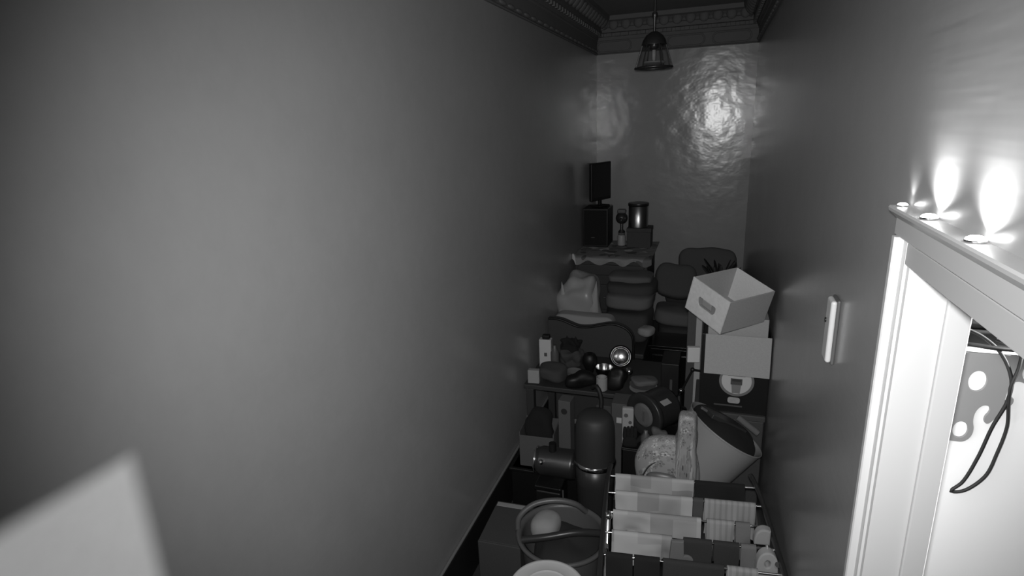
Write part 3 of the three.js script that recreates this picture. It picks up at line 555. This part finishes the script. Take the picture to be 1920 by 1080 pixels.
{ // odds and ends on the crate in front of the spool
  const Y = 0.581;
  const t = thing('patterned_packet', 'pale spotted packet wedged beside the dark spool', 'packet', [-0.362, Y, -2.735], 0.15);
  part('body', rb(0.06, 0.21, 0.03, 0.008, 0, 0.105, 0), M.card, t); for (const [x, y, r] of [[-0.01, 0.17, 0.011], [0.012, 0.13, 0.009], [-0.006, 0.09, 0.012]]) part('spot', moved(new THREE.CylinderGeometry(r, r, 0.002, 18).rotateX(Math.PI / 2), x, y, 0.0155), M.greyPlastic, t);
  const g = thing('black_glove', 'black crumpled glove before the pale spotted packet', 'glove', [-0.345, Y, -2.71], 0.2);
  part('palm', moved(soft(0.07, 0.06, 0.04, 0.02, 14, 111, 0.7), 0, 0.03, 0), M.blackCloth, g); for (let k = 0; k < 4; k++) part('finger', moved(soft(0.02, 0.07 + 0.012 * (k === 1 || k === 2), 0.022, 0.006, 20, 112 + k, 0.7), -0.028 + 0.018 * k, 0.075, 0), M.blackCloth, g); part('thumb', soft(0.022, 0.06, 0.022, 0.006, 20, 119, 0.7).rotateZ(-0.7).translate(0.045, 0.045, 0.005), M.blackCloth, g);
  single('patterned_cloth', moved(soft(0.08, 0.12, 0.05, 0.03, 16, 121, 0.6), 0, 0.06, 0), M.dullCard, 'crumpled grey cloth below the dark spool, beside the patterned bag', 'cloth', [-0.20, Y + 0.006, -2.715], 0.3);
  single('grey_bottle', lathe([[0.001, 0], [0.024, 0], [0.026, 0.008], [0.026, 0.07], [0.011, 0.09], [0.011, 0.105], [0.001, 0.105]], 24), M.greyPlastic, 'small grey bottle at the edge of the black crate', 'bottle', [-0.265, Y, -2.71]);
}
{
  const t = thing('black_stool', 'low black stool carrying the flower patterned bag', 'stool', [-0.145, 0, -2.30]);
  part('seat', rb(0.26, 0.03, 0.16, 0.008, 0, 0.535, 0), M.black, t); for (const x of [-0.11, 0.11]) for (const z of [-0.06, 0.06]) part('leg', bar([x, 0, z], [x, 0.525, z], 0.012), M.black, t);
}

// cartons on the floor by the bare wall
{
  const t = thing('kraft_carton', 'open grey carton with a black bag inside, by the skirting', 'carton', [-0.895, 0.30, -2.88], 0.05);
  part('front', rb(0.20, 0.20, 0.006, 0.002, 0, 0.10, 0.08), M.dullCard, t); part('back', rb(0.20, 0.24, 0.006, 0.002, 0, 0.12, -0.08), M.dullCard, t);
  part('side', rb(0.006, 0.22, 0.16, 0.002, -0.10, 0.11, 0), M.dullCard, t); part('side', rb(0.006, 0.22, 0.16, 0.002, 0.10, 0.11, 0), M.dullCard, t); part('bottom', rb(0.20, 0.006, 0.16, 0.002, 0, 0.003, 0), M.dullCard, t);
}
single('black_bag', moved(soft(0.16, 0.24, 0.12, 0.03, 9, 81, 0.7), 0, 0.12, 0), M.blackCloth, 'black bag stuffed in the grey carton', 'bag', [-0.893, 0.395, -2.88]);
single('white_packet', rb(0.075, 0.09, 0.04, 0.006), M.card, 'small white block behind the black bag', 'packet', [-1.02, 0.687, -3.2], 0.1);
single('grey_cloth', moved(soft(0.17, 0.10, 0.13, 0.04, 9, 85, 0.6), 0, 0.05, 0), M.greyCloth, 'crumpled grey cloth on the table above the black bag', 'cloth', [-0.915, TY + 0.008, -3.24]);
single('black_shoe', moved(soft(0.20, 0.09, 0.12, 0.03, 10, 87, 0.7), 0, 0.045, 0), M.black, 'black lumpy shoe on the table edge', 'shoe', [-0.72, TY + 0.006, -3.215], 0.5);
single('pale_bowl', lathe([[0.001, 0], [0.02, 0], [0.048, 0.03], [0.055, 0.05], [0.052, 0.05], [0.045, 0.032], [0.001, 0.012]], 32), M.midCloth, 'shallow grey bowl between the black vase and the black shoe', 'bowl', [-0.79, TY, -3.33]);
single('white_mug', lathe([[0.001, 0], [0.03, 0], [0.034, 0.01], [0.034, 0.09], [0.03, 0.09], [0.029, 0.012], [0.001, 0.01]], 24), M.card, 'pale mug in front of the shiny cup', 'mug', [-0.585, TY, -3.2]);
single('cable_coil', [tube([[-0.05, 0.10, 0], [-0.02, 0.12, 0.02], [0.01, 0.05, 0.04], [0.0, -0.1, 0.06], [0.02, -0.24, 0.05], [0.01, -0.40, 0.05], [0.0, -0.64, 0.05]], 0.013, 40, 10)], M.rubber, 'thick black hose hanging down past the pale mug', 'hose', [-0.55, TY + 0.02, -2.98]);
single('black_pouch', moved(soft(0.12, 0.14, 0.08, 0.03, 12, 91, 0.7), 0, 0.07, 0), M.black, 'black pouch beside the shiny cup', 'pouch', [-0.50, TY + 0.006, -3.24]);
single('grey_carton', [rb(0.09, 0.62, 0.10, 0.004, 0, 0.31, 0)], M.greyCard, 'plain dark grey carton standing between the hose and the pale carton', 'carton', [-0.545, 0.0, -3.09]);
{
  const t = thing('tall_carton', 'tall narrow grey carton with a dark round mark', 'carton', [-0.735, 0.315, -2.9], -0.08);
  part('body', rb(0.072, 0.40, 0.08, 0.003, 0, 0.20, 0), M.dullCard, t); part('round_mark', moved(new THREE.CylinderGeometry(0.018, 0.018, 0.003, 24).rotateX(Math.PI / 2), 0.0, 0.335, 0.041), M.darkPlastic, t); part('foil_corner', rb(0.012, 0.03, 0.002, 0.0005, 0.026, 0.05, 0.041), M.steel, t);
}
{
  const t = thing('floor_crate', 'low black crate under the grey cartons by the skirting', 'crate', [-0.83, 0, -2.88]);
  part('body', rb(0.42, 0.30, 0.24, 0.008, 0, 0.15, 0), M.black, t); part('rim', rb(0.44, 0.02, 0.26, 0.006, 0, 0.29, 0), M.black, t);
}
// machine: upright canister with a chrome motor barrel
{
  const t = thing('vacuum_cleaner', 'upright dark canister machine with a shiny band and a metal barrel', 'vacuum cleaner', [-0.50, 0, -2.55]);
  part('lower_body', lathe([[0.001, 0.10], [0.07, 0.10], [0.085, 0.13], [0.098, 0.45], [0.1, 0.56], [0.001, 0.56]], 44), M.darkPlastic, t);
  part('shiny_band', lathe([[0.1, 0.552], [0.104, 0.556], [0.107, 0.566], [0.104, 0.576], [0.1, 0.58]], 44), M.chrome, t, 'shiny metal band');
  part('upper_body', lathe([[0.100, 0.58], [0.100, 0.70], [0.097, 0.77], [0.088, 0.81], [0.07, 0.832], [0.03, 0.842], [0.001, 0.843]], 44), M.smoke, t, 'grey domed cover'); part('base', rb(0.24, 0.08, 0.25, 0.03, 0, 0.05, 0, 4), M.black, t);
  part('wheel', moved(new THREE.CylinderGeometry(0.05, 0.05, 0.03, 24).rotateZ(Math.PI / 2), -0.14, 0.05, 0.06), M.rubber, t); part('wheel', moved(new THREE.CylinderGeometry(0.05, 0.05, 0.03, 24).rotateZ(Math.PI / 2), 0.14, 0.05, 0.06), M.rubber, t);
  part('badge', rb(0.03, 0.035, 0.006, 0.003, -0.02, 0.74, 0.088).rotateX(-0.05), M.darkPlastic, t);
  const b = part('motor_barrel', lathe([[0.001, 0], [0.03, 0], [0.062, 0.012], [0.074, 0.04], [0.076, 0.20], [0.07, 0.22], [0.001, 0.22]], 40).rotateZ(-Math.PI / 2).translate(-0.315, 0.535, 0.02), M.darkMetal, t, 'metal barrel');
  part('barrel_ring', new THREE.TorusGeometry(0.062, 0.007, 10, 36).rotateY(Math.PI / 2).translate(-0.304, 0.535, 0.02), M.chrome, b); part('knob', moved(new THREE.CylinderGeometry(0.018, 0.02, 0.05, 20), -0.215, 0.625, 0.03), M.black, b); part('rivet', moved(new THREE.SphereGeometry(0.014, 14, 10), -0.262, 0.566, 0.088), M.chrome, b);
}
{
  const t = thing('black_bin', 'black upright bin under the metal barrel', 'bin', [-0.745, 0, -2.59]);
  part('body', rb(0.14, 0.36, 0.16, 0.012, 0, 0.18, 0), M.black, t); part('lid', rb(0.15, 0.03, 0.17, 0.01, 0, 0.375, 0), M.blackGloss, t); part('hinge_rod', bar([0.078, 0.02, 0.06], [0.078, 0.37, 0.06], 0.004), M.greyPlastic, t);
}
{
  const t = thing('flat_carton', 'flat grey carton lying on the floor beside the skirting', 'carton', [-0.91, 0, -2.335], 0.04);
  part('body', rb(0.22, 0.26, 0.32, 0.005, 0, 0.13, 0), M.greyCard, t); part('top_flap', rb(0.21, 0.006, 0.31, 0.002, 0, 0.263, 0), M.greyCard, t); part('tape', rb(0.20, 0.003, 0.03, 0.001, 0, 0.267, -0.13), M.card, t);
}
// basket and bucket in the foreground
{
  const t = thing('laundry_basket', 'dark grey round basket with a thick curved handle', 'basket', [-0.56, 0, -2.10]);
  part('shell', lathe([[0.001, 0.02], [0.13, 0.02], [0.145, 0.03], [0.185, 0.44], [0.205, 0.455], [0.208, 0.47], [0.195, 0.475], [0.178, 0.46], [0.14, 0.05], [0.001, 0.04]], 52), M.greyPlastic, t);
  part('handle', tube([[-0.2, 0.46, 0.03], [-0.195, 0.52, 0.02], [-0.14, 0.57, -0.02], [-0.04, 0.585, -0.06], [0.04, 0.56, -0.09], [0.08, 0.5, -0.13]], 0.013, 40, 10), M.greyPlastic, t);
  part('strap', tube([[-0.15, 0.49, 0.12], [-0.05, 0.51, 0.10], [0.08, 0.525, 0.05], [0.2, 0.49, -0.02]], 0.016, 30, 10), M.darkPlastic, t);
  part('dark_lining', moved(soft(0.30, 0.12, 0.30, 0.03, 9, 95, 0.7), 0.02, 0.38, 0), M.darkCloth, t);
}
single('white_bundle', moved(soft(0.13, 0.11, 0.13, 0.015, 8, 97, 0.75), 0, 0.055, 0), M.paleCloth, 'rolled white cloth inside the dark grey basket', 'cloth', [-0.635, 0.44, -2.09]);
{
  const t = thing('white_bucket', 'white bucket with a ringed lid in front of the basket', 'bucket', [-0.525, 0, -1.725]);
  part('shell', lathe([[0.001, 0], [0.115, 0], [0.12, 0.01], [0.143, 0.49], [0.001, 0.49]], 52), M.plastic, t);
  part('lid', lathe([[0.146, 0.485], [0.15, 0.49], [0.15, 0.512], [0.146, 0.518], [0.136, 0.518], [0.132, 0.512], [0.098, 0.512], [0.094, 0.516], [0.088, 0.516], [0.084, 0.508], [0.001, 0.508]], 56), M.white, t);
  const h = part('handle', tube([[0.148, 0.47, 0.02], [0.165, 0.475, 0.06], [0.12, 0.50, 0.13], [0, 0.50, 0.165], [-0.12, 0.48, 0.13], [-0.165, 0.47, 0.06], [-0.148, 0.47, 0.02]], 0.004, 40, 8), M.steel, t); part('lug', rb(0.03, 0.03, 0.05, 0.006, 0.15, 0.50, -0.02), M.greyPlastic, t);
}
// patterned bag
{
  const pm = canvasMat(512, 512, (c, w, h) => {
    c.fillStyle = '#8a8a8a'; c.fillRect(0, 0, w, h); let s = 77; const R = () => (s = (s * 16807) % 2147483647) / 2147483647;
    for (let i = 0; i < 150; i++) { const x = R() * w, y = R() * h, q = 8 + R() * 12; c.fillStyle = ['#707070', '#a6a6a6', '#7d7d7d'][i % 3]; for (let k = 0; k < 5; k++) { c.beginPath(); c.ellipse(x + Math.cos(k * 1.257) * q, y + Math.sin(k * 1.257) * q, q * 0.6, q * 0.45, k, 0, 7); c.fill(); } c.fillStyle = '#444'; c.beginPath(); c.arc(x, y, q * 0.3, 0, 7); c.fill(); }
  }, { roughness: 0.6 });
  pm.map.wrapS = pm.map.wrapT = THREE.RepeatWrapping; pm.map.repeat.set(2.5, 1.5);
  const t = thing('patterned_bag', 'plump flower patterned bag with a gathered neck behind the drying rack', 'bag', [-0.13, 0.575, -2.30]);
  part('body', moved(soft(0.28, 0.34, 0.13, 0.012, 8, 101, 0.85), 0.0, 0.165, 0), pm, t);
  part('neck', moved(soft(0.085, 0.44, 0.09, 0.03, 12, 103, 0.45), 0.078, 0.24, 0.03), pm, t);
  part('dark_patch', moved(soft(0.15, 0.11, 0.05, 0.01, 8, 105, 0.7), -0.01, 0.13, 0.062), M.greyPlastic, t); part('trim', tube([[-0.10, 0.15, 0.056], [-0.07, 0.21, 0.062], [-0.02, 0.25, 0.06], [0.03, 0.27, 0.05]], 0.004, 30, 8), M.steel, t);
  part('tie', rb(0.05, 0.08, 0.03, 0.01, 0.092, 0.215, 0.035), M.darkPlastic, t);
}

// ---------------------------------------------------------------- drying rack with washing
function askew(o) { const p = o.position.clone().sub(V3(RP)).applyAxisAngle(new THREE.Vector3(0, 1, 0), RA).add(V3(RP)); p.x -= 0.012; p.z -= 0.015; o.position.copy(p); o.rotation.y += RA; return o; }
const RA = 7 * RAD, RP = [-0.035, 0, -1.87];   // the airer stands a little askew
const RY = 0.80, RZ = [-2.12, -2.005, -1.885, -1.77, -1.655, -1.54];
{
  const t = thing('drying_rack', 'folding clothes airer with metal rails full of washing', 'drying rack', [0, 0, 0]);
  askew(t);
  const xl = -0.315, xr = 0.272;
  part('side_rail', tube([[xl, RY - 0.02, -2.2], [xl + 0.01, RY, -2.21], [xl, RY, -2.12], [xl, RY, -1.53]], 0.010, 30, 10), M.darkMetal, t); part('side_rail', tube([[xr, RY - 0.02, -2.2], [xr - 0.01, RY, -2.21], [xr, RY, -2.12], [xr, RY, -1.53]], 0.010, 30, 10), M.darkMetal, t);
  for (const z of RZ) part('rail', bar([xl, RY, z], [xr, RY, z], 0.0045), M.chrome, t);
  for (const x of [xl + 0.012, xr - 0.012]) { part('leg', bar([x, RY, -1.88], [x, 0.005, -1.22], 0.009), M.chrome, t); part('leg', bar([x, RY, -1.70], [x, 0.005, -2.35], 0.009), M.chrome, t); part('hinge', moved(new THREE.SphereGeometry(0.017, 16, 12), x, RY - 0.005, -1.87), M.chrome, t); part('foot', moved(new THREE.SphereGeometry(0.014, 12, 10), x, 0.014, -1.22), M.rubber, t); }
  part('brace', bar([xl + 0.012, 0.40, -1.56], [xr - 0.012, 0.40, -1.56], 0.006), M.chrome, t);
}
const check = canvasMat(256, 256, (c, w, h) => { c.fillStyle = '#a4a4a4'; c.fillRect(0, 0, w, h); for (let i = 0; i < 4; i++) for (let j = 0; j < 4; j++) { c.fillStyle = ['#969696', '#878787', '#a2a2a2'][(i + 2 * j + (i * j) % 2) % 3]; c.fillRect(i * 64, j * 64, 64, 64); } }, { roughness: 0.95 }); check.map.wrapS = check.map.wrapT = THREE.RepeatWrapping; check.map.repeat.set(3, 3);
const stripe = canvasMat(256, 64, (c, w, h) => { c.fillStyle = '#929292'; c.fillRect(0, 0, w, h); c.fillStyle = '#858585'; for (let i = 0; i < 8; i++) c.fillRect(i * 32, 0, 13, h); }, { roughness: 0.95 }); stripe.map.wrapS = stripe.map.wrapT = THREE.RepeatWrapping; stripe.map.repeat.set(6, 6);
const hang = (name, k, x0, x1, f, b, m, label, cat, o = {}) => askew(single(name, drape(x0, x1, RY, RZ[k], f, b, o.amp ?? 0.032, o.fold ?? 4, o.s ?? k * 1.7 + x0 * 5, 0.004, o.slant ?? 0), m, label, cat, [0, 0, 0], 0, 'washing on the drying rack'));
hang('towel', 0, -0.285, 0.03, 0.12, 0.10, check, 'pale checked towel on the rail beside the patterned bag', 'towel');
hang('cloth', 0, 0.034, 0.225, 0.11, 0.09, M.blackCloth, 'black garment on the rail beside the tipped tub', 'garment');
hang('towel', 1, -0.28, 0.015, 0.11, 0.09, check, 'pale checked towel on the second rail from the patterned bag', 'towel');
hang('cloth', 1, 0.017, 0.055, 0.10, 0.08, M.greyCloth, 'narrow grey cloth squeezed between towel and striped shirt', 'cloth');
hang('shirt', 1, 0.06, 0.245, 0.13, 0.10, stripe, 'pale striped shirt on the rail after the black garment', 'shirt', { amp: 0.02, fold: 9 });
hang('towel', 2, -0.285, 0.035, 0.105, 0.09, check, 'widest pale checked towel, on the middle rail', 'towel');
hang('cloth', 2, 0.055, 0.15, 0.12, 0.1, stripe, 'short striped cloth on the middle rail', 'cloth', { amp: 0.02, fold: 9 });
hang('cloth', 2, 0.155, 0.205, 0.09, 0.08, M.midCloth, 'plain grey cloth at the wall end of the middle rail', 'cloth');
hang('towel', 3, -0.285, -0.075, 0.10, 0.09, check, 'pale towel on the rail above the dark trousers', 'towel', { slant: 0.03 });
hang('cloth', 3, -0.035, 0.06, 0.10, 0.08, M.darkCloth, 'dark grey cloth beside the dangling sock', 'cloth', { amp: 0.006 });
hang('cloth', 3, 0.066, 0.15, 0.10, 0.08, M.darkCloth, 'dark grey cloth beside the pale vest', 'cloth', { amp: 0.006 });
hang('cloth', 3, 0.155, 0.205, 0.14, 0.08, M.midCloth, 'pale narrow vest hanging at the wall end', 'vest', { amp: 0.02 });
hang('trousers', 4, -0.30, -0.21, 0.16, 0.14, M.blackCloth, 'black leg of trousers next to the chrome legs', 'trousers');
hang('trousers', 4, -0.205, -0.12, 0.17, 0.14, M.blackCloth, 'black garment in the middle of the front rail', 'garment');
hang('trousers', 4, -0.11, 0.085, 0.17, 0.14, M.darkCloth, 'wide very dark garment on the front rail', 'garment');
hang('cloth', 4, 0.095, 0.19, 0.10, 0.10, stripe, 'pale pleated cloth on the front rail below the vest', 'cloth', { amp: 0.025, fold: 8 });
{ // sock over the fourth rail
  const s = new THREE.Shape(); s.moveTo(-0.02, 0.02); s.lineTo(0.015, 0.02); s.lineTo(0.018, -0.04); s.bezierCurveTo(0.05, -0.03, 0.06, -0.06, 0.04, -0.075); s.bezierCurveTo(0.02, -0.09, 0.0, -0.10, -0.01, -0.11); s.bezierCurveTo(-0.03, -0.10, -0.024, -0.05, -0.02, 0.02);
  askew(single('sock', shapeGeo(s, 0.008, 0.004), M.midCloth, 'pale sock dangling beside the pale towel', 'sock', [-0.055, RY - 0.012, RZ[3] + 0.014], 0.1));
  const s2 = new THREE.Shape(); s2.moveTo(-0.03, -0.04); s2.bezierCurveTo(-0.035, 0.03, 0.0, 0.045, 0.03, 0.03); s2.lineTo(0.03, -0.04); s2.closePath();
  askew(single('sock', shapeGeo(s2, 0.03, 0.008), M.paleCloth, 'pale rolled sock at the wall end of the airer', 'sock', [0.238, RY + 0.0, RZ[2] + 0.03], 0)).scale.set(0.7, 0.7, 0.7);
  const b = new THREE.Shape(); b.moveTo(-0.045, -0.17); b.lineTo(0.045, -0.17); b.lineTo(0.04, -0.02); b.bezierCurveTo(0.04, 0.03, 0.02, 0.05, 0, 0.05); b.bezierCurveTo(-0.02, 0.05, -0.04, 0.03, -0.04, -0.02); b.closePath();
  const h = new THREE.Path(); h.absellipse(0, -0.0, 0.018, 0.024, 0, Math.PI * 2); b.holes.push(h);
  const t = thing('peg_bag', 'pale plastic jug shaped peg holder with a round opening', 'peg holder', [0.232, RY - 0.012, RZ[3] + 0.03]); askew(t); t.scale.set(0.75, 0.8, 0.75);
  part('shell', shapeGeo(b, 0.035, 0.006), M.plastic, t); part('hook', tube([[0, 0.045, 0.015], [0, 0.065, 0.0], [0, 0.03, -0.012]], 0.004, 16, 8), M.plastic, t);
}

// ---------------------------------------------------------------- the surveillance camera itself, round the viewpoint
{
  const t = thing('surveillance_camera', 'small surveillance camera fixed in the corner above the doorway', 'camera', [CAM.x, CAM.y, CAM.z]);
  t.quaternion.copy(camera.quaternion);
  part('body', rb(0.08, 0.08, 0.10, 0.015, 0, 0, 0.075, 4), M.white, t);
  part('face_plate', moved(new THREE.CylinderGeometry(0.036, 0.036, 0.004, 36).rotateX(Math.PI / 2), 0, 0, 0.022), M.black, t);
  for (let k = 0; k < 8; k++) { const a = k / 8 * Math.PI * 2; part('infrared_led', moved(new THREE.CylinderGeometry(0.003, 0.003, 0.004, 12).rotateX(Math.PI / 2), 0.028 * Math.cos(a), 0.028 * Math.sin(a), 0.018), M.led, t); }
  part('mount_arm', bar([0, 0, 0.12], [0, -0.02, 0.39], 0.012), M.white, t);
}
scene.traverse((o) => { if (o.isMesh) { o.castShadow = true; o.receiveShadow = true; } });
renderer.render(scene, camera);
